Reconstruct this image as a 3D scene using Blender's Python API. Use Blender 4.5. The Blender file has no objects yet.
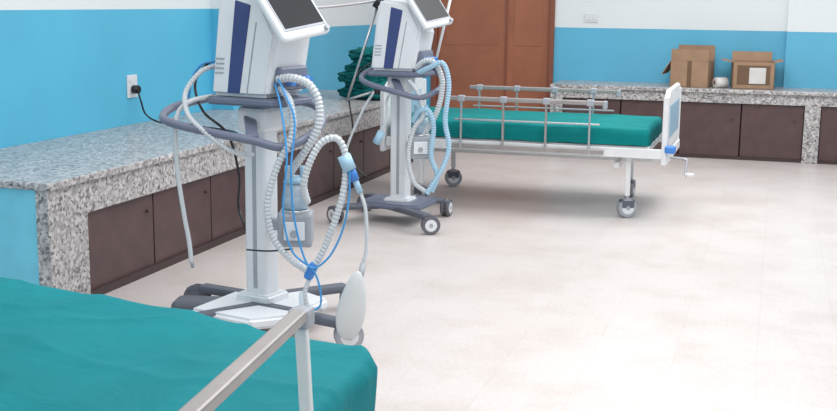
import bpy, bmesh, math, random
from mathutils import Vector, Matrix, Euler, noise
random.seed(4)
S=bpy.context.scene
try:
    S.view_settings.view_transform='Standard'
except Exception: pass
# ---------------------------------------------------------------- materials
def new_mat(name,col,rough=.5,metal=0,**k):
    m=bpy.data.materials.new(name); m.use_nodes=True
    b=m.node_tree.nodes['Principled BSDF']
    b.inputs['Base Color'].default_value=(*col,1); b.inputs['Roughness'].default_value=rough
    b.inputs['Metallic'].default_value=metal
    if 'trans' in k: b.inputs['Transmission Weight'].default_value=k['trans']; 
    if 'alpha' in k: b.inputs['Alpha'].default_value=k['alpha']
    if 'spec' in k: b.inputs['Specular IOR Level'].default_value=k['spec']
    nt=m.node_tree; t=nt.nodes.new('ShaderNodeTexCoord'); n=nt.nodes.new('ShaderNodeTexNoise')
    n.inputs['Scale'].default_value=k.get('vs',9); n.inputs['Detail'].default_value=3
    nt.links.new(t.outputs['Object'],n.inputs['Vector'])
    r=nt.nodes.new('ShaderNodeValToRGB'); v=k.get('var',.06)
    r.color_ramp.elements[0].position=.3; r.color_ramp.elements[1].position=.7
    r.color_ramp.elements[0].color=tuple(c*(1-v) for c in col)+(1,)
    r.color_ramp.elements[1].color=tuple(min(1,c*(1+v)) for c in col)+(1,)
    nt.links.new(n.outputs['Fac'],r.inputs['Fac']); nt.links.new(r.outputs['Color'],b.inputs['Base Color'])
    if 'bump' in k:
        n2=nt.nodes.new('ShaderNodeTexNoise'); n2.inputs['Scale'].default_value=k.get('bs',20); n2.inputs['Detail'].default_value=4
        n2.inputs['Distortion'].default_value=k.get('dist',0)
        nt.links.new(t.outputs['Object'],n2.inputs['Vector'])
        bp=nt.nodes.new('ShaderNodeBump'); bp.inputs['Strength'].default_value=k['bump']; bp.inputs['Distance'].default_value=k.get('bd',.02)
        nt.links.new(n2.outputs['Fac'],bp.inputs['Height']); nt.links.new(bp.outputs['Normal'],b.inputs['Normal'])
    return m
def granite():
    m=bpy.data.materials.new('granite'); m.use_nodes=True; nt=m.node_tree; b=nt.nodes['Principled BSDF']
    b.inputs['Roughness'].default_value=.3
    g=nt.nodes.new('ShaderNodeNewGeometry')
    v=nt.nodes.new('ShaderNodeTexVoronoi'); v.inputs['Scale'].default_value=72
    nt.links.new(g.outputs['Position'],v.inputs['Vector'])
    r=nt.nodes.new('ShaderNodeValToRGB'); r.color_ramp.interpolation='CONSTANT'
    e=r.color_ramp.elements; e[0].position=0; e[0].color=(.17,.155,.155,1); e[1].position=.14; e[1].color=(.33,.31,.31,1)
    x=e.new(.42); x.color=(.44,.42,.415,1); x=e.new(.72); x.color=(.57,.545,.54,1)
    s=nt.nodes.new('ShaderNodeSeparateColor'); nt.links.new(v.outputs['Color'],s.inputs['Color'])
    nt.links.new(s.outputs['Red'],r.inputs['Fac'])
    n=nt.nodes.new('ShaderNodeTexNoise'); n.inputs['Scale'].default_value=20; n.inputs['Detail'].default_value=5
    nt.links.new(g.outputs['Position'],n.inputs['Vector'])
    mx=nt.nodes.new('ShaderNodeMix'); mx.data_type='RGBA'; mx.blend_type='OVERLAY'; mx.inputs['Factor'].default_value=.5
    nt.links.new(r.outputs['Color'],mx.inputs['A']); nt.links.new(n.outputs['Fac'],mx.inputs['B'])
    nt.links.new(mx.outputs['Result'],b.inputs['Base Color'])
    return m
def wall_mat(name,zb,blue=(.065,.47,.74),white=(.80,.84,.85)):
    m=bpy.data.materials.new(name); m.use_nodes=True; nt=m.node_tree; b=nt.nodes['Principled BSDF']
    b.inputs['Roughness'].default_value=.45
    g=nt.nodes.new('ShaderNodeNewGeometry'); s=nt.nodes.new('ShaderNodeSeparateXYZ')
    nt.links.new(g.outputs['Position'],s.inputs['Vector'])
    c=nt.nodes.new('ShaderNodeMath'); c.operation='GREATER_THAN'; c.inputs[1].default_value=zb
    nt.links.new(s.outputs['Z'],c.inputs[0])
    n=nt.nodes.new('ShaderNodeTexNoise'); n.inputs['Scale'].default_value=1.3; n.inputs['Detail'].default_value=4
    nt.links.new(g.outputs['Position'],n.inputs['Vector'])
    r=nt.nodes.new('ShaderNodeValToRGB'); r.color_ramp.elements[0].position=.3; r.color_ramp.elements[1].position=.7
    r.color_ramp.elements[0].color=tuple(k*.94 for k in blue)+(1,); r.color_ramp.elements[1].color=tuple(min(1,k*1.06) for k in blue)+(1,)
    nt.links.new(n.outputs['Fac'],r.inputs['Fac'])
    mx=nt.nodes.new('ShaderNodeMix'); mx.data_type='RGBA'
    nt.links.new(c.outputs[0],mx.inputs['Factor']); nt.links.new(r.outputs['Color'],mx.inputs['A']); mx.inputs['B'].default_value=(*white,1)
    nt.links.new(mx.outputs['Result'],b.inputs['Base Color'])
    return m
def floor_mat():
    m=bpy.data.materials.new('floor_tiles'); m.use_nodes=True; nt=m.node_tree; b=nt.nodes['Principled BSDF']
    b.inputs['Roughness'].default_value=.36; b.inputs['Specular IOR Level'].default_value=.4
    g=nt.nodes.new('ShaderNodeNewGeometry')
    br=nt.nodes.new('ShaderNodeTexBrick'); br.offset=0; br.inputs['Scale'].default_value=1
    br.inputs['Brick Width'].default_value=.33; br.inputs['Row Height'].default_value=.33; br.inputs['Mortar Size'].default_value=.003
    br.inputs['Mortar Smooth'].default_value=.8
    br.inputs['Color1'].default_value=(.655,.608,.592,1); br.inputs['Color2'].default_value=(.63,.58,.562,1); br.inputs['Mortar'].default_value=(.59,.54,.52,1)
    nt.links.new(g.outputs['Position'],br.inputs['Vector'])
    n=nt.nodes.new('ShaderNodeTexNoise'); n.inputs['Scale'].default_value=2.2; n.inputs['Detail'].default_value=8; n.inputs['Roughness'].default_value=.62
    nt.links.new(g.outputs['Position'],n.inputs['Vector'])
    r=nt.nodes.new('ShaderNodeValToRGB'); r.color_ramp.elements[0].position=.32; r.color_ramp.elements[1].position=.55
    r.color_ramp.elements[0].color=(.89,.865,.845,1); r.color_ramp.elements[1].color=(1,1,1,1)
    nt.links.new(n.outputs['Fac'],r.inputs['Fac'])
    v=nt.nodes.new('ShaderNodeTexNoise'); v.inputs['Scale'].default_value=60; v.inputs['Detail'].default_value=2
    nt.links.new(g.outputs['Position'],v.inputs['Vector'])
    r2=nt.nodes.new('ShaderNodeValToRGB'); r2.color_ramp.elements[0].position=.35; r2.color_ramp.elements[1].position=.6
    r2.color_ramp.elements[0].color=(.93,.92,.91,1); r2.color_ramp.elements[1].color=(1,1,1,1)
    nt.links.new(v.outputs['Fac'],r2.inputs['Fac'])
    a=nt.nodes.new('ShaderNodeMix'); a.data_type='RGBA'; a.blend_type='MULTIPLY'; a.inputs['Factor'].default_value=1
    nt.links.new(br.outputs['Color'],a.inputs['A']); nt.links.new(r.outputs['Color'],a.inputs['B'])
    c=nt.nodes.new('ShaderNodeMix'); c.data_type='RGBA'; c.blend_type='MULTIPLY'; c.inputs['Factor'].default_value=1
    nt.links.new(a.outputs['Result'],c.inputs['A']); nt.links.new(r2.outputs['Color'],c.inputs['B'])
    nt.links.new(c.outputs['Result'],b.inputs['Base Color'])
    return m
GR=granite(); FL=floor_mat()
WHITE=new_mat('white_plastic',(.74,.76,.79),.35,var=.02)
WHITE2=new_mat('hose_white',(.62,.66,.69),.25,var=.05,alpha=.88)
LUNG=new_mat('lung_grey_white',(.62,.64,.65),.4,var=.03)
CLEAR=new_mat('clear_plastic',(.62,.74,.84),.15,alpha=.5,var=.05)
LBLUE=new_mat('hose_light_blue',(.38,.60,.76),.3,var=.05,alpha=.92)
BLUE=new_mat('connector_blue',(.05,.22,.62),.35)
CYAN=new_mat('line_blue',(.05,.30,.65),.4)
NAVY=new_mat('navy_panel',(.04,.06,.19),.4)
SLATE=new_mat('slate_handle',(.15,.17,.24),.4)
LEG=new_mat('leg_grey',(.10,.11,.14),.45)
GREYP=new_mat('grey_plastic',(.36,.38,.42),.45)
BLACK=new_mat('black_plastic',(.015,.015,.02),.25)
DARKG=new_mat('tyre_grey',(.14,.14,.16),.6)
STEEL=new_mat('steel',(.55,.55,.57),.3,.8)
RAIL=new_mat('rail_aluminium',(.36,.33,.32),.4,.35,var=.1)
FRAME=new_mat('bed_frame_white',(.76,.77,.78),.4)
SHEET=new_mat('teal_sheet',(.004,.215,.245),.8,var=.08,vs=3,bump=.4,bs=4,bd=.04,spec=.2,dist=1.0)
SHEETF=new_mat('teal_sheet_far',(.0,.185,.185),.8,var=.12,vs=3,bump=.35,bs=9,bd=.03,spec=.2)
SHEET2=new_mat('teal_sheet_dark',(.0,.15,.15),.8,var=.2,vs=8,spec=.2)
GOWN=new_mat('green_gown',(.004,.13,.13),.85,var=.35,vs=14,bump=.8,bs=18,bd=.04,spec=.2)
CABD=new_mat('cabinet_brown',(.092,.050,.050),.4,var=.15)
CABF=new_mat('cabinet_frame_brown',(.055,.03,.03),.5)
DOOR=new_mat('door_brown',(.36,.125,.065),.45,var=.12,vs=3)
DOORF=new_mat('door_frame_brown',(.25,.08,.045),.5)
CARD=new_mat('cardboard',(.36,.225,.14),.85,var=.10)
CARDI=new_mat('cardboard_dark',(.17,.10,.06),.9)  # darker brown for tape and roll core; also paints shade inside a carton
PAPER=new_mat('paper_white',(.66,.64,.62),.7)
PALE=new_mat('pale_cyan_paint',(.20,.62,.78),.5,var=.05)
WL=wall_mat('paint_left',1.375,(.10,.49,.71)); WB=wall_mat('paint_back',1.20,(.12,.47,.68))
SCREEN=new_mat('screen_black',(.012,.014,.018),.4,spec=.2)
# ---------------------------------------------------------------- helpers
def empty(name,loc=(0,0,0),rz=0):
    e=bpy.data.objects.new(name,None); S.collection.objects.link(e); e.location=loc; e.rotation_euler=(0,0,math.radians(rz)); e.empty_display_size=.1
    return e
def finish(name,bm,mat,parent=None,smooth=False,loc=(0,0,0),rot=(0,0,0)):
    bmesh.ops.recalc_face_normals(bm,faces=bm.faces)
    me=bpy.data.meshes.new(name); bm.to_mesh(me); bm.free()
    if smooth:
        for p in me.polygons: p.use_smooth=True
    o=bpy.data.objects.new(name,me); S.collection.objects.link(o)
    if mat: me.materials.append(mat)
    o.location=loc; o.rotation_euler=rot; o.parent=parent
    return o
def box(name,p,c,s,mat,rot=(0,0,0),bev=0,seg=2,taper=None):
    bm=bmesh.new(); bmesh.ops.create_cube(bm,size=1)
    for v in bm.verts:
        k=1
        if taper and v.co.z>0: k=taper
        v.co=Vector((v.co.x*s[0]*k,v.co.y*s[1]*k,v.co.z*s[2]))
    if bev: bmesh.ops.bevel(bm,geom=bm.edges[:],offset=bev,segments=seg,affect='EDGES',profile=.5)
    return finish(name,bm,mat,p,False,c,tuple(math.radians(a) for a in rot))
def bb(name,p,a,b,mat,bev=0):
    return box(name,p,[(a[i]+b[i])/2 for i in range(3)],[abs(b[i]-a[i]) for i in range(3)],mat,bev=bev)
def beam(name,p,a,b,w,h,mat,bev=.004):
    a=Vector(a);b=Vector(b); d=b-a
    o=box(name,p,(a+b)/2,(d.length,w,h),mat,bev=bev)
    o.rotation_mode='QUATERNION'; 
    x=d.normalized(); up=Vector((0,0,1)) if abs(x.z)<.95 else Vector((0,1,0))
    y=up.cross(x).normalized(); z=x.cross(y)
    o.rotation_quaternion=Matrix((x,y,z)).transposed().to_quaternion()
    return o
def cyl(name,p,a,b,r,mat,r2=None,seg=24,bev=0):
    a=Vector(a);b=Vector(b);d=b-a
    bm=bmesh.new(); bmesh.ops.create_cone(bm,cap_ends=True,segments=seg,radius1=r,radius2=r if r2 is None else r2,depth=d.length)
    if bev: bmesh.ops.bevel(bm,geom=[e for e in bm.edges if abs(e.verts[0].co.z-e.verts[1].co.z)<1e-6],offset=bev,segments=2,affect='EDGES')
    o=finish(name,bm,mat,p,False,(a+b)/2)
    for q in o.data.polygons: q.use_smooth=abs(q.normal.z)<.9
    o.rotation_mode='QUATERNION'; o.rotation_quaternion=d.to_track_quat('Z','Y')
    return o
def prism(name,p,pts,axis,c,th,mat,bev=0):
    bm=bmesh.new(); A=[];B=[]
    for u,v in pts:
        if axis=='y': A.append(bm.verts.new((u,c-th/2,v))); B.append(bm.verts.new((u,c+th/2,v)))
        elif axis=='z': A.append(bm.verts.new((u,v,c-th/2))); B.append(bm.verts.new((u,v,c+th/2)))
        else: A.append(bm.verts.new((c-th/2,u,v))); B.append(bm.verts.new((c+th/2,u,v)))
    n=len(pts); bm.faces.new(A); bm.faces.new(B[::-1])
    for i in range(n): bm.faces.new((A[i],A[(i+1)%n],B[(i+1)%n],B[i]))
    bmesh.ops.recalc_face_normals(bm,faces=bm.faces)
    if bev: bmesh.ops.bevel(bm,geom=bm.edges[:],offset=bev,segments=3,affect='EDGES')
    return finish(name,bm,mat,p)
def spline(pts,closed=False,n=14):
    P=[Vector(q) for q in pts]; out=[]; N=len(P)
    rng=range(N if closed else N-1)
    for i in rng:
        if closed: a,b,c,d=P[(i-1)%N],P[i],P[(i+1)%N],P[(i+2)%N]
        else: a=P[i-1] if i>0 else P[0]*2-P[1]; b=P[i]; c=P[i+1]; d=P[i+2] if i+2<N else P[-1]*2-P[-2]
        for k in range(n):
            t=k/n
            out.append(.5*((2*b)+(c-a)*t+(2*a-5*b+4*c-d)*t*t+(3*b-3*c+d-a)*t**3))
    if not closed: out.append(P[-1])
    return out
def resample(L,step,closed):
    if closed: L=L+[L[0]]
    D=[0]
    for i in range(1,len(L)): D.append(D[-1]+(L[i]-L[i-1]).length)
    n=max(4,int(round(D[-1]/step))); n+=n%2; out=[];j=0
    for k in range(n+(0 if closed else 1)):
        s=D[-1]*k/n
        while j<len(D)-2 and D[j+1]<s: j+=1
        t=(s-D[j])/max(1e-9,D[j+1]-D[j]); out.append(L[j].lerp(L[j+1],min(1,t)))
    return out
def tube(name,p,pts,r,mat,corr=False,closed=False,seg=10,step=None,flat=1.0,pitch=.0085):
    L=resample(spline(pts,closed),pitch if corr else (step or max(.008,r*1.2)),closed)
    n=len(L); bm=bmesh.new(); rings=[]
    T=[(L[(i+1)%n]-L[i-1] if closed or 0<i<n-1 else (L[1]-L[0] if i==0 else L[-1]-L[-2])).normalized() for i in range(n)]
    ref=Vector((0,0,1)) if abs(T[0].z)<.9 else Vector((1,0,0)); N=T[0].cross(ref).normalized()
    for i in range(n):
        N=(N-T[i]*N.dot(T[i])).normalized(); B=T[i].cross(N)
        rr=r*(1 if (not corr or i%2) else .78)
        rings.append([bm.verts.new(L[i]+N*math.cos(2*math.pi*k/seg)*rr+B*math.sin(2*math.pi*k/seg)*rr*flat) for k in range(seg)])
    m=n if closed else n-1
    for i in range(m):
        a=rings[i];b=rings[(i+1)%n]
        for k in range(seg): bm.faces.new((a[k],a[(k+1)%seg],b[(k+1)%seg],b[k]))
    if not closed: bm.faces.new(rings[0][::-1]); bm.faces.new(rings[-1])
    return finish(name,bm,mat,p,not corr)
def caster(pre,p,x,y,rw=.05,w=.03,ang=0,top=.12,tyre=DARKG,hub=WHITE):
    d=Vector((math.cos(ang),math.sin(ang),0)); n=Vector((-d.y,d.x,0)); c=Vector((x,y,rw))
    for s in (-1,1):
        q=c+n*s*w*.55
        cyl(pre+f'_tyre_{s}',p,q-n*w*.32,q+n*w*.32,rw,tyre,bev=.006)
        cyl(pre+f'_hub_{s}',p,q-n*w*.36,q+n*w*.36,rw*.68,hub,bev=.003)
        cyl(pre+f'_axle_{s}',p,q-n*w*.40,q+n*w*.40,rw*.22,GREYP)
    box(pre+'_fork',p,(x+d.x*.0,y+d.y*.0,rw*1.35),(rw*1.5,w*1.2+.02,rw*1.0),LEG,rot=(0,0,math.degrees(ang)),bev=.01)
    cyl(pre+'_stem',p,(x,y,rw*1.5),(x,y,top),.012,STEEL)
# ---------------------------------------------------------------- room
XW=-4.05; YB=11.8; H=3.1
def shell(name,a,b,mat):
    return bb(name,None,a,b,mat)
shell('floor',(XW-.2,-3,-.1),(4.6,YB+.2,0),FL)
shell('wall_left',(XW-.2,-3,0),(XW,7.85,H),WL)
shell('wall_left_rear',(XW-.2,8.25,0),(XW,YB,H),WB)
shell('trim_pilaster_left',(XW-.2,7.85,0),(XW+.17,8.25,H),WL)
DX0,DX1=-3.50,-2.19
shell('wall_back_left',(XW-.2,YB,0),(DX0,YB+.2,H),WB)
shell('wall_back',(DX1,YB,0),(4.6,YB+.2,H),WB)
shell('wall_back_lintel',(DX0,YB,2.35),(DX1,YB+.2,H),WB)
shell('trim_pilaster_back',(.08,YB-.10,0),(.72,YB+.02,H),WB)
shell('wall_right',(4.4,-3,0),(4.6,YB,H),WB)
d=empty('door_1',(0,0,0))
bb('frame_left',d,(DX0,YB-.03,0),(DX0+.06,YB+.12,2.35),DOORF,.004)
bb('frame_right',d,(DX1-.05,YB-.03,0),(DX1,YB+.12,2.35),DOORF,.004)
bb('frame_top',d,(DX0,YB-.03,2.29),(DX1,YB+.12,2.35),DOORF,.004)
mid=-2.70
for i,(a,b) in enumerate([(DX0+.062,mid-.004),(mid+.004,DX1-.052)]):
    bb(f'leaf_{i}',d,(a,YB+.02,.01),(b,YB+.06,2.285),DOOR,.003)
    for j,(z0,z1) in enumerate([(.15,.9),(1.0,2.15)]):
        bb(f'panel_{i}_{j}',d,(a+.08,YB+.016,z0),(b-.08,YB+.03,z1),DOOR,.004)
bb('meeting_bead',d,(mid-.012,YB+.008,.01),(mid+.012,YB+.03,2.285),DOORF,.003)
# ---------------------------------------------------------------- benches
LH=.625
lb=empty('granite_bench')
FX=-3.10; Y0=4.40; Y1=10.0
bb('slab',lb,(XW,Y0-.03,LH-.035),(FX+.025,Y1,LH),GR,.006)
bb('apron',lb,(XW+.001,Y0,LH-.19),(FX,Y1-.02,LH-.036),GR)
bb('pier_near',lb,(FX-.12,Y0,0),(FX,Y0+.30,LH-.19),GR)
bb('end_panel',lb,(XW+.002,Y0-.012,0),(FX-.02,Y0+.05,LH-.036),PALE)
bb('end_granite_edge',lb,(FX-.06,Y0-.016,0),(FX+.004,Y0+.02,LH-.036),GR)
bb('plinth',lb,(FX-.12,Y0+.30,0),(FX-.01,Y1-.06,.04),CABF)
bb('carcass',lb,(XW+.02,Y0+.05,0),(FX-.07,Y1-.02,LH-.19),CABF)
y=Y0+.30; k=0
while y<Y1-.3:
    w=.66
    bb(f'cabinet_door_{k}',lb,(FX-.075,y+.006,.035),(FX-.03,min(y+w,Y1)-.006,LH-.196),CABD,.003)
    cyl(f'knob_{k}',lb,(FX-.03,y+w-.07,.34),(FX-.016,y+w-.07,.34),.008,CABF)
    y+=w; k+=1
BH=.65
bk=empty('granite_bench'); BY=11.2; BX0=-2.10
bb('slab',bk,(BX0,BY-.035,BH-.02),(4.38,YB,BH+.015),GR,.006)
bb('apron',bk,(BX0,BY,BH-.115),(4.38,BY+.12,BH-.021),GR)
bb('carcass',bk,(BX0+.05,BY+.12,0),(4.38,YB,BH-.02),CABF)
piers=[(BX0,BX0+.12),(.28,.42),(2.3,2.44)]
for i,(a,b) in enumerate(piers): bb(f'pier_{i}',bk,(a,BY,0),(b,BY+.12,BH-.115),GR)
segs=[(BX0+.12,.28,4),(.42,2.3,3),(2.44,4.38,3)]
for i,(a,b,n) in enumerate(segs):
    w=(b-a)/n
    for j in range(n):
        bb(f'cabinet_door_{i}_{j}',bk,(a+j*w+.006,BY+.035,.03),(a+(j+1)*w-.006,BY+.08,BH-.12),CABD,.003)
        cyl(f'knob_{i}_{j}',bk,(a+j*w+w*.85,BY+.035,.38),(a+j*w+w*.85,BY+.018,.38),.009,CABF)
    bb(f'plinth_{i}',bk,(a,BY+.03,0),(b,BY+.12,.03),CABF)
# ---------------------------------------------------------------- socket & switch
so=empty('wall_socket',(XW,6.70,.875))
bb('plate',so,(0,-.06,-.075),(.012,.06,.075),WHITE,.004)
bb('rocker',so,(.012,-.045,.03),(.018,-.015,.055),WHITE,.002)
cyl('plug',so,(.012,0,-.02),(.06,0,-.02),.028,BLACK,bev=.005)
zt=LH-.875+.007
tube('cord',so,[(.05,0,-.03),(.07,.0,-.10),(.09,.03,-.19),(.2,.04,zt+.005),(.45,.0,zt),(.72,-.12,zt),(.88,-.25,zt),(.96,-.4,zt)],.006,BLACK)
sw=empty('light_switch',(-1.82,YB,1.30))
bb('plate',sw,(-.07,-.012,-.045),(.07,0,.045),WHITE,.004)
for i in range(3): bb(f'rocker_{i}',sw,(-.055+i*.04,-.018,-.02),(-.022+i*.04,-.012,.02),FRAME,.002)
# ---------------------------------------------------------------- cloth
def sheet(name,parent,corn,z1,drop,mat,amp=.006,rad=.05,nx=70,ny=70,seed=0,cr=.10):
    A,B,C,D=[Vector(c) for c in corn]; bm=bmesh.new(); G=[]
    ext=drop
    sx=((B-A).length+(C-D).length)/2; sy=((D-A).length+(C-B).length)/2
    def prof(s,L):
        if s<0: return 0,rad-s
        if s>L: return L,rad+s-L
        e=min(s,L-s); dz=0
        if e<rad: dz=rad-math.sqrt(max(0,rad*rad-(rad-e)**2))
        return s,dz
    for j in range(ny+1):
        row=[]
        for i in range(nx+1):
            s=-ext+(sx+2*ext)*i/nx; t=-ext+(sy+2*ext)*j/ny
            u,d1=prof(s,sx); v,d2=prof(t,sy); dz=max(d1,d2)
            for (cx,cy,ix,iy) in ((0,0,1,1),(sx,0,-1,1),(sx,sy,-1,-1),(0,sy,1,-1)):
                ax=(u-cx)*ix; ay=(v-cy)*iy
                if ax<cr and ay<cr:
                    px=cr-ax; py=cr-ay; l=math.hypot(px,py); m=max(px,py)
                    if l>1e-6:
                        k=m/l; u=cx+ix*(cr-px*k); v=cy+iy*(cr-py*k)
            a=u/sx;b=v/sy
            P=(A*(1-a)+B*a)*(1-b)+(D*(1-a)+C*a)*b
            w=noise.noise(Vector((P.x*3+seed,P.y*3,0)))*amp*1.5+noise.noise(Vector((P.x*9+P.y*4+seed,P.y*6,1)))*amp*.5
            rg=1-abs(noise.noise(Vector((P.x*2.2+P.y*1.2+seed,P.y*3.2-P.x*.8,4))))*2.2
            w+=max(0,rg)**6*amp*.9
            z=z1-min(dz,drop+rad)+w*(1 if dz<.02 else .3)
            side=noise.noise(Vector((P.x*6+seed,P.y*6,z*4)))*amp*1.6 if dz>.02 else 0
            row.append(bm.verts.new((P.x+side,P.y+side,z+(noise.noise(Vector((P.x*5,P.y*5,5)))*.012 if dz>=drop else 0))))
        G.append(row)
    for j in range(ny):
        for i in range(nx): bm.faces.new((G[j][i],G[j][i+1],G[j+1][i+1],G[j+1][i]))
    return finish(name,bm,mat,parent,True)
# ---------------------------------------------------------------- near bed
nb=empty('hospital_bed')
sheet('mattress_sheet',nb,[(-2.42,.82,0),(-.80,.82,0),(-.89,2.60,0),(-2.42,2.98,0)],.60,.14,SHEET,amp=.009,rad=.035,nx=150,ny=150,cr=.08)
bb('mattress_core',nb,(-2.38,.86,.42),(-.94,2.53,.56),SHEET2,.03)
bb('deck',nb,(-2.36,.84,.36),(-.94,2.55,.42),FRAME,.006)
beam('side_beam_right',nb,(-.90,.80,.40),(-.95,2.58,.40),.035,.07,FRAME)
beam('side_beam_left',nb,(-2.36,.80,.40),(-2.36,2.7,.40),.035,.07,FRAME)
beam('foot_beam',nb,(-2.36,2.62,.40),(-.95,2.57,.40),.04,.08,FRAME)
bb('head_board',nb,(-2.40,.72,.30),(-.82,.76,1.0),FRAME,.02)
for i,(x,y) in enumerate([(-.98,2.35),(-2.25,2.4),(-.98,.95),(-2.25,.95)]):
    cyl(f'leg_{i}',nb,(x,y,.13),(x,y,.38),.022,FRAME); caster(f'caster_{i}',nb,x,y,.06,.03,.4,top=.14,hub=WHITE)
def rxy(y): return -.887+.115*(2.10-y)
beam('rail_top',nb,(rxy(.95),.95,.825),(rxy(2.10),2.10,.825),.036,.024,RAIL,.006)
beam('rail_mid',nb,(rxy(.98),.98,.62),(rxy(1.4),1.4,.62),.012,.012,RAIL,.003)
beam('rail_low',nb,(rxy(.95)+.02,.95,.44),(rxy(2.12)+.03,2.12,.44),.03,.03,RAIL,.004)
for i,y in enumerate([2.08,1.38,1.2,.98]):
    x=rxy(y)
    beam(f'rail_post_{i}',nb,(x+.02,y,.43),(x,y,.81),.026,.018,STEEL if i else FRAME,.003)
    box(f'rail_cap_{i}',nb,(x,y,.817),(.046,.05,.042),GREYP,bev=.01)
    cyl(f'rail_pivot_{i}',nb,(x-.02,y,.44),(x+.04,y,.44),.014,STEEL)
# ---------------------------------------------------------------- far bed
fb=empty('hospital_bed')
ya,yb2=7.80,8.78; xa,xb=-2.62,-.78
sheet('mattress_sheet',fb,[(xa,ya,0),(xb,ya,0),(xb,yb2,0),(xa,yb2,0)],.62,.085,SHEETF,amp=.006,rad=.03,nx=80,ny=50,seed=7,cr=.05)
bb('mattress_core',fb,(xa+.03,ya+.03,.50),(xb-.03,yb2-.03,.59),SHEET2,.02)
bb('deck',fb,(xa,ya+.02,.455),(xb,yb2-.02,.50),FRAME,.006)
beam('side_beam_near',fb,(xa-.02,ya-.01,.455),(-.68,ya-.01,.455),.03,.065,FRAME)
beam('side_beam_far',fb,(xa-.02,yb2+.01,.455),(-.68,yb2+.01,.455),.03,.065,FRAME)
beam('under_frame',fb,(xa+.1,8.29,.36),(-.8,8.29,.36),.05,.05,FRAME)
beam('under_cross',fb,(-1.0,ya+.05,.36),(-1.0,yb2-.05,.36),.04,.04,FRAME)
def board(pre,x):
    beam(pre+'_post_near',fb,(x,ya-.01,.38),(x,ya-.01,.84),.035,.04,FRAME,.008)
    beam(pre+'_post_far',fb,(x,yb2+.01,.38),(x,yb2+.01,.84),.035,.04,FRAME,.008)
    prism(pre+'_panel',fb,[(ya+.02,.47),(yb2-.02,.47),(yb2-.02,.83),(yb2-.12,.88),(ya+.12,.88),(ya+.02,.83)],'x',x,.03,FRAME,.006)
    for s in (-1,1):
        prism(pre+f'_stripe_{s}',fb,[(ya+.12,.55),(yb2-.12,.55),(yb2-.12,.77),(ya+.12,.77)],'x',x+s*.0155,.004,LBLUE,.001)
    beam(pre+'_rail',fb,(x,ya-.01,.42),(x,yb2+.01,.42),.05,.07,FRAME,.008)
board('foot_board',-.68); board('head_board',xa-.05)
for i,(x,y) in enumerate([(-.92,7.86),(-1.0,8.74),(-2.4,7.86),(-2.4,8.74)]):
    beam(f'leg_{i}',fb,(x,y,.15),(x,y,.45),.035,.035,FRAME,.006); caster(f'caster_{i}',fb,x,y,.068,.032,.5+i,top=.17,tyre=GREYP,hub=WHITE)
for s,yr in ((0,ya-.045),(1,yb2+.045)):
    x0,x1=(-2.16,-1.08) if s==0 else (-2.3,-1.13)
    beam(f'rail_top_{s}',fb,(x0,yr,.785),(x1,yr,.785),.03,.03,RAIL,.006)
    beam(f'rail_mid_{s}',fb,(x0+.03,yr,.64),(x1-.03,yr,.64),.012,.012,STEEL,.003)
    beam(f'rail_low_{s}',fb,(x0,yr,.455),(x1,yr,.455),.022,.03,RAIL,.004)
    for i in range(4):
        x=x0+.08+i*.30
        beam(f'rail_post_{s}_{i}',fb,(x,yr,.44),(x,yr,.77),.014,.026,RAIL if i%3 else STEEL,.003)
        box(f'rail_cap_{s}_{i}',fb,(x,yr,.785),(.05,.042,.045),GREYP,bev=.008)
    box(f'rail_end_{s}',fb,(x1,yr,.775),(.03,.04,.055),GREYP,bev=.008)
box('bumper',fb,(-.64,ya-.01,.49),(.07,.08,.05),BLUE,bev=.012)
tube('crank_rod',fb,[(-.67,ya+.15,.42),(-.55,ya+.1,.415),(-.53,ya+.08,.40)],.009,STEEL)
beam('crank_arm',fb,(-.53,ya+.08,.42),(-.54,ya+.06,.31),.018,.012,STEEL)
cyl('crank_grip',fb,(-.54,ya+.06,.315),(-.48,ya+.05,.315),.014,FRAME)
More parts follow.
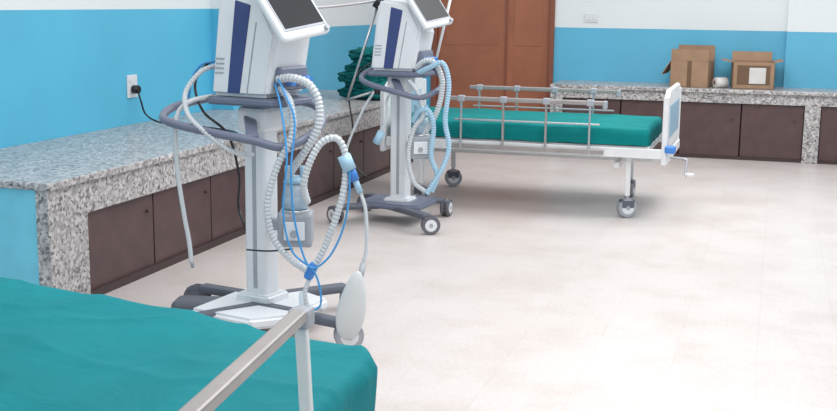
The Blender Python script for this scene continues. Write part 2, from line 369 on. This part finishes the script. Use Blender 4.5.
# ---------------------------------------------------------------- ventilator
def ventilator(loc,rz,kind):
    E=empty('medical_ventilator',loc,rz)
    ca,sa=math.cos(math.radians(17.2-rz)),math.sin(math.radians(17.2-rz))
    def L(s,z,e=0): return (s*ca+e*sa, s*sa-e*ca, z)
    legm=LEG
    up=.035 if kind==1 else 0
    B=empty('wheel_base',(0,0,0) if kind==1 else (-.06,0,0)); B.parent=E; B.rotation_euler=(0,0,math.radians(30 if kind==1 else 0))
    fr=[(.38,-.33),(.36,.30),(-.30,-.29),(-.32,.27)]
    if kind==2: fr=[(.38,-.33),(.26,.30),(-.28,-.25),(-.28,.25)]
    rw=.062 if kind==1 else .06
    for i,(x,y) in enumerate(fr):
        beam(f'leg_{i}',B,(0,y*.25,.115),(x,y,.11),.07,.04,legm,.015)
        rear=kind==1 and i==3
        caster(f'caster_{i}',B,x+.02*(1 if x>0 else -1),y,rw,.034,(.5+i*1.1) if kind==2 else (.2+i*.9),top=.115,tyre=DARKG if (kind==2 or rear) else GREYP,hub=DARKG if rear else WHITE)
    if kind==1:
        prism('base_cover',E,[(-.17,-.30),(.16,-.31),(.27,-.16),(.25,.16),(.08,.22),(-.20,.12)],'z',.105,.05,WHITE,.014)
        c=L(-.27,.085,.0)
        box('rear_caster_shroud',E,c,(.26,.15,.085),LEG,rot=(0,0,25),bev=.03,seg=4)
    else:
        prism('base_cover',E,[(-.24,-.15),(.10,-.20),(.20,-.17),(.20,.17),(.10,.20),(-.24,.15)],'z',.125,.04,SLATE,.012)
    prism('base_hub',E,[(-.09,-.08),(.09,-.08),(.09,.08),(-.09,.08)],'z',.14,.05,WHITE,.01)
    box('column',E,(0,0,.53),(.115,.10,.79),WHITE,bev=.015,seg=3)
    box('column_groove',E,(0,-.0505,.54),(.02,.004,.70),GREYP,bev=.001)
    box('column_head',E,(0,0,.92+up*.5),(.15,.15,.11),WHITE,bev=.02)
    hz=.93
    kl=1 if kind==1 else .62
    tube('handle_ring',E,[L(-.42*kl,hz+.02,.0),L(-.37*kl,hz-.0,.12),L(-.2*kl,hz-.03,.19),L(.0,hz-.06,.24),L(.12,hz-.085,.25),L(.22,hz-.05,.2),L(.27,hz,.05),L(.22,hz+.06,-.12),L(0,hz+.08,-.2),L(-.22*kl,hz+.08,-.2),L(-.38*kl,hz+.05,-.12)],.018,SLATE,closed=True,seg=12)
    prism('tray',E,[(-.18,-.15),(.17,-.15),(.20,-.1),(.20,.1),(.17,.15),(-.18,.15)],'z',.985+up,.035,SLATE,.01)
    beam('tray_arm',E,L(-.05,.96,.0),L(.0,.88,.23),.05,.025,SLATE,.008)
    U=empty('head_unit',(0,0,up)); U.parent=E
    prism('body',U,[(-.165,1.005),(.135,1.005),(.185,1.27),(.10,1.43),(-.085,1.46),(-.115,1.43)],'y',0,.27,WHITE,.018)
    for s in (-1,1):
        prism(f'side_stripe_{s}',U,[(-.07,1.02),(-.005,1.02),(.06,1.39),(-.02,1.41)],'y',s*.136,.005,NAVY,.002)
        prism(f'side_seam_{s}',U,[(.03,1.02),(.036,1.02),(.09,1.32),(.084,1.32)],'y',s*.136,.004,GREYP,.001)
        for j in range(4): prism(f'side_vent_{s}_{j}',U,[(-.135+j*.002,1.10+j*.02),(-.09+j*.002,1.10+j*.02),(-.088+j*.002,1.107+j*.02),(-.133+j*.002,1.107+j*.02)],'y',s*.136,.003,GREYP)
    prism('rear_panel',U,[(-.172,1.03),(-.16,1.03),(-.112,1.42),(-.124,1.42)],'y',0,.20,NAVY,.003)
    box('front_ports',U,(.165,0,1.085),(.05,.2,.10),SLATE,rot=(0,-8,0),bev=.012)
    for i,yy in enumerate((-.06,.0,.06)): cyl(f'port_{i}',U,(.17,yy,1.08),(.225,yy,1.075),.018,BLUE if i!=1 else GREYP)
    D=empty('display',(.205,-.055,1.37 if kind==1 else 1.40)); D.parent=U; D.rotation_euler=(math.radians(8),math.radians(-34),math.radians(-8 if kind==1 else -18))
    box('display_shell',D,(0,0,.03),(.04,.31,.33),WHITE,bev=.018,seg=3)
    box('display_bezel',D,(.019,0,.035),(.008,.275,.27),GREYP,bev=.003)
    box('display_glass',D,(.0225,0,.037),(.004,.255,.25),SCREEN,bev=.001)
    cyl('display_knob',D,(.02,.12,-.118),(.035,.12,-.118),.012,GREYP)
    beam('display_neck',U,(.06,-.02,1.37),(.19,-.04,1.38),.08,.07,GREYP,.015)
    return E,L
# ---- unit 1
U1,L=ventilator((-2.13,4.57,0),-12,1)
def q(u,v,e=0): return L((u-262)*.00434,1.445-.00428*v,e)
def humid(E,L,s,z,e,sc=1):
    c=L(s,z,e)
    box('humidifier_base',E,c,(.15,.13,.15),GREYP,rot=(0,0,30),bev=.015)
    box('humidifier_panel',E,L(s,z,e+.075),(.09,.01,.08),WHITE,rot=(0,0,29),bev=.004)
    cyl('humidifier_dial',E,L(s,z-.01,e+.075),L(s,z-.01,e+.09),.016,GREYP)
    a=Vector(c)
    cyl('humidifier_plate',E,a+Vector((0,0,.07)),a+Vector((0,0,.085)),.062,STEEL)
    cyl('humidifier_chamber',E,a+Vector((0,0,.085)),a+Vector((0,0,.20)),.055,CLEAR,r2=.05,bev=.006)
    cyl('humidifier_water',E,a+Vector((0,0,.086)),a+Vector((0,0,.13)),.051,LBLUE)
    cyl('humidifier_lid',E,a+Vector((0,0,.20)),a+Vector((0,0,.225)),.054,LBLUE,r2=.04)
    for k in (-1,1): cyl(f'humidifier_port_{k}',E,a+Vector((.025*k,.02*k,.21)),a+Vector((.025*k,.02*k,.27)),.014,LBLUE)
    beam('humidifier_bracket',E,(.04,0,z),c,.04,.05,GREYP,.008)
humid(U1,L,.165,.48,.13)
tube('hose_inspiratory',U1,[q(284,76,.16),q(300,74,.2),q(316,80,.22),q(325,98,.22),q(323,124,.22),q(308,150,.2),q(297,166,.16),q(294,178,.14)],.019,WHITE2,corr=True)
tube('hose_to_chamber',U1,[q(286,84,.16),q(298,98,.22),q(300,128,.25),q(286,158,.26),q(276,195,.26),q(280,228,.25),q(296,250,.25),q(314,262,.27)],.016,WHITE2,corr=True)
tube('hose_patient',U1,[q(306,174,.15),q(313,195,.2),q(311,180,.28),q(317,155,.3),q(329,134,.3),q(344,130,.3),q(352,148,.3),q(350,180,.3),q(340,215,.29),q(328,245,.28),q(318,262,.27)],.016,WHITE2,corr=True)
box('y_piece',U1,q(318,262,.27),(.04,.045,.08),BLUE,rot=(0,25,20),bev=.014)
tube('hose_lower',U1,[q(318,266,.27),q(312,283,.28),q(316,298,.28),q(330,300,.28)],.011,WHITE2,corr=True)
cyl('filter_top',U1,q(350,146,.3),q(356,160,.3),.028,LBLUE)
cyl('filter_mid',U1,q(356,158,.3),q(361,170,.3),.019,BLUE)
cyl('flow_sensor',U1,q(360,168,.3),q(366,182,.3),.013,LBLUE)
tube('catheter_mount',U1,[q(366,182,.3),q(371,200,.3),q(372,235,.3),q(368,256,.3)],.008,WHITE2)
tube('pressure_line_blue',U1,[q(284,74,.17),q(294,90,.24),q(303,115,.27),q(300,160,.3),q(303,210,.3),q(316,255,.3),q(334,248,.31),q(348,222,.31),q(355,190,.31),q(356,160,.32)],.0045,CYAN)
tube('pressure_line_blue_2',U1,[q(282,80,.17),q(290,105,.25),q(296,150,.3),q(292,200,.3),q(300,240,.3),q(322,262,.3),q(328,292,.3),q(318,302,.3)],.0045,CYAN)
tube('sensor_cable',U1,[q(250,250,.1),q(275,246,.2),q(300,240,.27)],.004,BLACK)
cyl('water_trap',U1,q(310,284,.27),q(310,300,.27),.018,CLEAR)
bm=bmesh.new(); bmesh.ops.create_uvsphere(bm,u_segments=28,v_segments=20,radius=1)
for v in bm.verts:
    z=v.co.z; w=.058*(1+.28*(-z)); v.co=Vector((v.co.x*w,v.co.y*.028,z*.15))
finish('test_lung',bm,LUNG,U1,True,q(359,291,.36),(0,math.radians(10),math.radians(28)))
cyl('test_lung_neck',U1,q(369,252,.31),q(366,266,.345),.013,GREYP)
tube('side_hose_thin',U1,[q(215,96,.0),q(196,100,.08),q(184,112,.1),q(182,135,.12),q(184,175,.12),q(189,215,.12),q(193,240,.12),q(195,263,.12)],.010,WHITE2)
cyl('side_hose_tip',U1,q(195,258,.12),q(196,268,.12),.008,GREYP)
tube('side_hose_corrugated',U1,[q(218,66,-.05),q(203,72,.0),q(190,92,.05),q(196,112,.14),q(215,128,.2),q(240,146,.2),q(258,152,.12)],.012,WHITE2,corr=True)
tube('power_cord',U1,[q(222,60,-.1),q(205,66,-.1),q(195,85,-.05),q(205,112,.0),q(230,135,.02),q(238,180,-.05),q(235,215,-.1),q(247,235,.0),q(258,270,-.05)],.006,BLACK)
tube('supply_line_blue',U1,[q(214,62,-.1),q(200,66,-.1),q(190,80,-.1),q(186,100,-.1)],.006,CYAN)
# ---- unit 2
U2,L2=ventilator((-2.335,7.18,0),-4,2)
def r(u,v,e=0): return L2((u-400)*.0066,1.454-.0065*v,e)
humid(U2,L2,.13,.52,.14)
tube('hose_inspiratory',U2,[r(414,66,.15),r(424,58,.2),r(434,62,.22),r(440,80,.22),r(436,105,.22),r(426,125,.2),r(418,138,.15)],.020,WHITE2,corr=True)
tube('hose_long_a',U2,[r(414,72,.15),r(428,64,.25),r(440,60,.27),r(446,80,.28),r(443,115,.28),r(447,140,.28),r(442,160,.28),r(432,178,.28),r(426,188,.28)],.018,LBLUE,corr=True)
tube('hose_long_b',U2,[r(412,118,.2),r(418,107,.25),r(427,106,.27),r(432,122,.27),r(430,150,.27),r(436,170,.27),r(431,186,.27)],.018,LBLUE,corr=True)
tube('hose_long_c',U2,[r(408,78,.16),r(417,90,.24),r(422,110,.24),r(413,125,.22),r(408,150,.22),r(413,176,.24),r(425,186,.27)],.017,WHITE2,corr=True)
cyl('filter',U2,r(376,140,.2),r(382,128,.2),.025,LBLUE)
tube('filter_line',U2,[r(380,130,.2),r(388,112,.2),r(386,100,.15),r(390,90,.1)],.008,WHITE2)
tube('power_cord',U2,[r(380,60,-.1),r(360,70,-.1),r(348,95,-.05),r(352,130,0),r(346,160,-.05),r(366,180,-.05)],.006,BLACK)
tube('side_hose',U2,[r(374,90,0),r(362,110,.05),r(346,150,.05),r(346,180,.0),r(340,192,0)],.009,WHITE2)
cyl('arm_clamp',U2,r(376,86,.0),r(376,94,.0),.022,BLACK)
cyl('arm_lower',U2,r(376,90,.0),r(346,100,-.0),.008,STEEL)
cyl('arm_upright',U2,r(346,101,.0),r(378,0,.0),.008,STEEL)
cyl('arm_joint',U2,r(374,8,.0),r(380,-4,.0),.026,BLACK,bev=.005)
tube('arm_reach',U2,[r(378,0,.0),r(354,4,.05),r(329,7,.1),r(302,9,.15)],.010,STEEL)
cyl('pole_clamp',U2,r(430,70,-.1),r(434,58,-.1),.018,BLACK)
beam('pole_bracket',U2,r(412,72,-.05),r(432,66,-.1),.03,.02,SLATE)
cyl('drip_pole',U2,r(433,66,-.1),r(450,-12,-.1),.009,FRAME)
tube('drip_pole_hook',U2,[r(450,-12,-.1),r(453,-22,-.1),r(459,-24,-.1),r(462,-18,-.1)],.006,FRAME)
# ---------------------------------------------------------------- gown pile
gp=empty('folded_gown_pile',(-3.29,9.25,LH))
zz=0
for i in range(6):
    w,dp,h=.46-.03*i+random.uniform(-.03,.03),.36+random.uniform(-.03,.02),.075
    bm=bmesh.new(); bmesh.ops.create_cube(bm,size=1); bmesh.ops.subdivide_edges(bm,edges=bm.edges[:],cuts=9,use_grid_fill=True)
    for v in bm.verts:
        c=v.co; k=(abs(c.x*2)**6+abs(c.y*2)**6+abs(c.z*2)**3)**.2
        k=max(k,1); c=c/k
        nv=noise.noise_vector(Vector((c.x*5+i*3,c.y*5,c.z*5)))*.045
        v.co=Vector((c.x*w+nv.x,c.y*dp+nv.y,c.z*h*1.25+nv.z*.5))
    finish(f'gown_{i}',bm,GOWN,gp,True,(random.uniform(-.04,.04),random.uniform(-.03,.03),.055+zz),(0,0,random.uniform(-.4,.4)))
    zz+=.065
# ---------------------------------------------------------------- cartons
def carton(name,loc,rz,w,dp,h,flaps):
    E=empty(name,loc,rz); t=.006
    bb('bottom',E,(-w/2,-dp/2,0),(w/2,dp/2,t),CARD)
    bb('side_left',E,(-w/2,-dp/2,0),(-w/2+t,dp/2,h),CARD)
    bb('side_right',E,(w/2-t,-dp/2,0),(w/2,dp/2,h),CARD)
    bb('back',E,(-w/2,dp/2-t,0),(w/2,dp/2,h),CARD)
    bb('front',E,(-w/2,-dp/2,0),(w/2,-dp/2+t,h),CARD)
    for i,(side,ang,ln) in enumerate(flaps):
        a=math.radians(ang)
        if side=='f': beam(f'flap_{i}',E,(0,-dp/2,h),(0,-dp/2-math.cos(a)*ln,h+math.sin(a)*ln),w*.98,t,CARD,0)
        if side=='b': beam(f'flap_{i}',E,(0,dp/2,h),(0,dp/2+math.cos(a)*ln,h+math.sin(a)*ln),w*.98,t,CARD,0)
        if side=='l': beam(f'flap_{i}',E,(-w/2,0,h),(-w/2-math.cos(a)*ln,0,h+math.sin(a)*ln),dp*.98,t,CARD,0)
        if side=='r': beam(f'flap_{i}',E,(w/2,0,h),(w/2+math.cos(a)*ln,0,h+math.sin(a)*ln),dp*.98,t,CARD,0)
    return E
zt=BH+.016
c1=carton('cardboard_box',(-.77,11.48,zt),-6,.36,.34,.25,[('f',86,.11),('l',-58,.16),('b',85,.14)])
bb('tape',c1,(-.02,-.173,.0),(.02,-.1705,.25),CARDI)
c2=carton('cardboard_box',(-.21,11.48,zt),5,.38,.32,.25,[('l',10,.10),('r',15,.08),('b',60,.10)])
bb('inside_shade_panel',c2,(-.15,-.163,.04),(.15,-.1605,.22),CARDI)  # dark panel on the closed front, painting the shade of the carton interior
bb('label',c2,(-.04,-.166,.05),(.11,-.1635,.20),PAPER)
pr=empty('paper_roll',(-.49,11.36,zt))
cyl('roll',pr,(-.06,-.03,.05),(.05,.03,.05),.05,PAPER,bev=.006); cyl('core',pr,(-.062,-.031,.05),(.052,.031,.05),.018,CARDI)
# ---------------------------------------------------------------- lights
W=bpy.data.worlds.new('World'); S.world=W; W.use_nodes=True
W.node_tree.nodes['Background'].inputs['Color'].default_value=(.97,.985,1,1); W.node_tree.nodes['Background'].inputs['Strength'].default_value=1.02
def area(name,loc,sx,sy,pw,rot=(0,0,0),col=(1,1,1)):
    l=bpy.data.lights.new(name,'AREA'); l.shape='RECTANGLE'; l.size=sx; l.size_y=sy; l.energy=pw; l.color=col
    o=bpy.data.objects.new(name,l); S.collection.objects.link(o); o.location=loc; o.rotation_euler=rot
area('ceiling_light_a',(-.8,4.2,3.0),2.2,2.2,72); area('ceiling_light_b',(-.3,8.3,3.0),2.2,2.2,88)
# ---------------------------------------------------------------- camera
cam=bpy.data.cameras.new('camera'); co=bpy.data.objects.new('camera',cam); S.collection.objects.link(co); S.camera=co
cam.sensor_width=36; cam.lens=36*1150/837; cam.clip_start=.05
R=Matrix(((0.95518,-0.06246,0.28937),(0.29582,0.16407,-0.94105),(0.0113,0.98447,0.17519)))
co.matrix_world=Matrix.Translation((0,0,1.45))@R.to_4x4()
